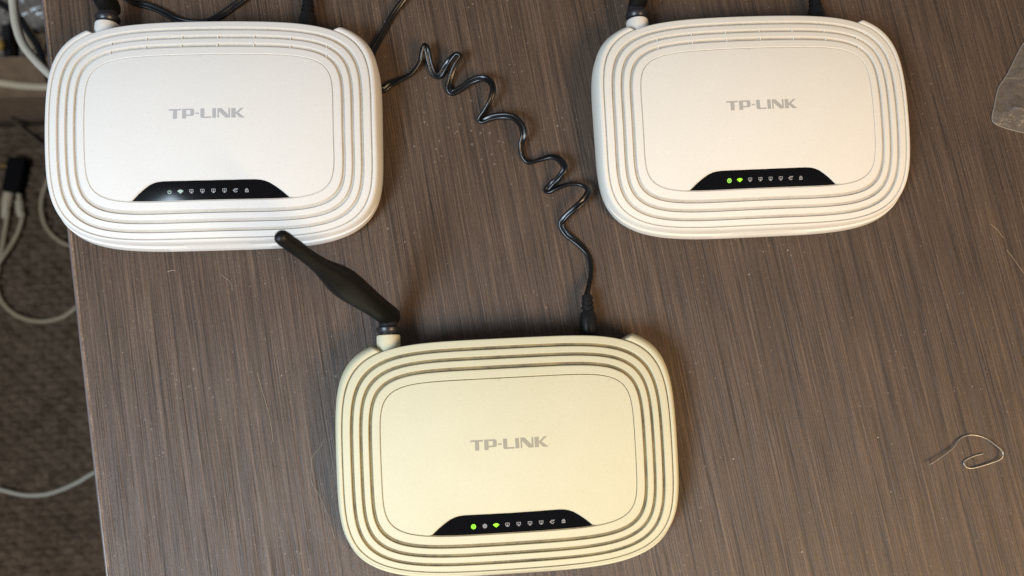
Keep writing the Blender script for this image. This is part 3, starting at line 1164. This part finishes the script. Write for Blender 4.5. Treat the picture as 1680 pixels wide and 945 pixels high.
# folded-out front flap, added to be lit and to shade the wall below
fv = [(-190, -98.3, HB + 0.5), (190, -98.3, HB + 0.5), (190, -112, HB + 1), (190, -132, HB - 42), (-190, -132, HB - 42), (-190, -112, HB + 1)]
V = fv + [(x, y - 1.0, z + 3) for x, y, z in fv]
mesh_obj("added_shade_flap", V, [(0, 1, 2, 5), (5, 2, 3, 4), (6, 7, 8, 11), (11, 8, 9, 10), (0, 1, 7, 6), (1, 2, 8, 7), (2, 3, 9, 8), (3, 4, 10, 9), (4, 5, 11, 10), (5, 0, 6, 11)], cardm.m, ct, smooth=False)

# what lies in the carton
BZ = FZ - 12 + HB


def lump(name, center, sx, sy, sz, mat, label, cat, seed, rough=0.22, sub=4):
    bm = bmesh.new()
    bmesh.ops.create_icosphere(bm, subdivisions=sub, radius=1.0)
    for v in bm.verts:
        d = v.co.normalized()
        k = 1 + rough * (abs(noise.noise(d * 2.1 + Vector((seed, 0, 0)))) * 1.6 + abs(noise.noise(d * 5.3 + Vector((0, seed, 0)))) * 0.7 - 0.5)
        v.co = Vector((d.x * sx * k, d.y * sy * k, d.z * sz * k)) * MM
    me = bpy.data.meshes.new(name)
    bm.to_mesh(me)
    bm.free()
    me.materials.append(mat)
    for p in me.polygons:
        p.use_smooth = True
    ob = link(bpy.data.objects.new(name, me))
    ob.location = Vector(center) * MM
    return tag(ob, label, cat)


film2 = NT("grey_film")
g1 = film2.noise(film2.coords((1, 1, 1)), 35, 3, 0.6)
film2.set(col=film2.ramp(g1, [(0.3, (0.15, 0.12, 0.095)), (0.7, (0.28, 0.24, 0.20))]), rough=0.22)
lump("packed_bag", (-598, 512, -565), 36, 36, 26, film2.m, "shiny grey plastic packet behind the tan coil in the carton", "packet", 3.0, 0.3)


def coil_bundle():
    pts = []
    for k in range(110):
        t = k / 109
        a = t * 2 * PI * 8
        pts.append(Vector((8 * math.cos(a), -21 + 42 * t, 8 * math.sin(a))))
    return sweep(pts, circle(2.5, 8))


cb = mesh_obj("coiled_cable", *coil_bundle(), sheath("tan_coil_sheath", (0.46, 0.35, 0.23)), None, angle=80)
cb.location = Vector((-603.5, 462, -560)) * MM
cb.rotation_euler = (0, 0, math.radians(26))
tag(cb, "tan spiral coil of cord lying in the carton", "cord")
blk = mesh_obj("power_brick", *box(-5, 5, -31, 31, -12, 12), black_plastic("brick_black_plastic", (0.010, 0.010, 0.010), 0.5), None, smooth=False)
blk.location = Vector((-636, 467, -575)) * MM
blk.rotation_euler = (0, math.radians(6), math.radians(9))
b2 = blk.modifiers.new("bevel", 'BEVEL')
b2.width, b2.segments = 0.002, 3
tag(blk, "long black power brick standing along the carton's left part", "power brick")
lump("packed_bag", (-646, 512, -575), 30, 30, 20, film2.m, "flat grey plastic packet at the carton's far left, behind the power brick", "packet", 6.0, 0.3)
lump("beige_packet", (-654, 452, -590), 13, 27, 14, sheath("pinkish_beige_packet", (0.44, 0.34, 0.27)), "pinkish beige packet left of the power brick", "packet", 8.0, 0.12, 3)
lump("beige_packet", (-624, 449, -592), 7, 24, 12, sheath("pale_beige_packet", (0.46, 0.36, 0.29)), "narrow pale packet between power brick and tan coil", "packet", 5.0, 0.12, 3)
lump("beige_packet", (-590, 462, -600), 13, 22, 12, sheath("grey_beige_packet", (0.36, 0.29, 0.23)), "small greyish packet to the right of the tan coil, under the black cable", "packet", 1.0, 0.2, 3)
lump("orange_plug", (-634, 448, -553), 5, 8, 6, sheath("orange_plug_plastic", (0.62, 0.36, 0.08)), "small orange plug at the photo's left border in the carton", "plug", 2.0, 0.08, 3)
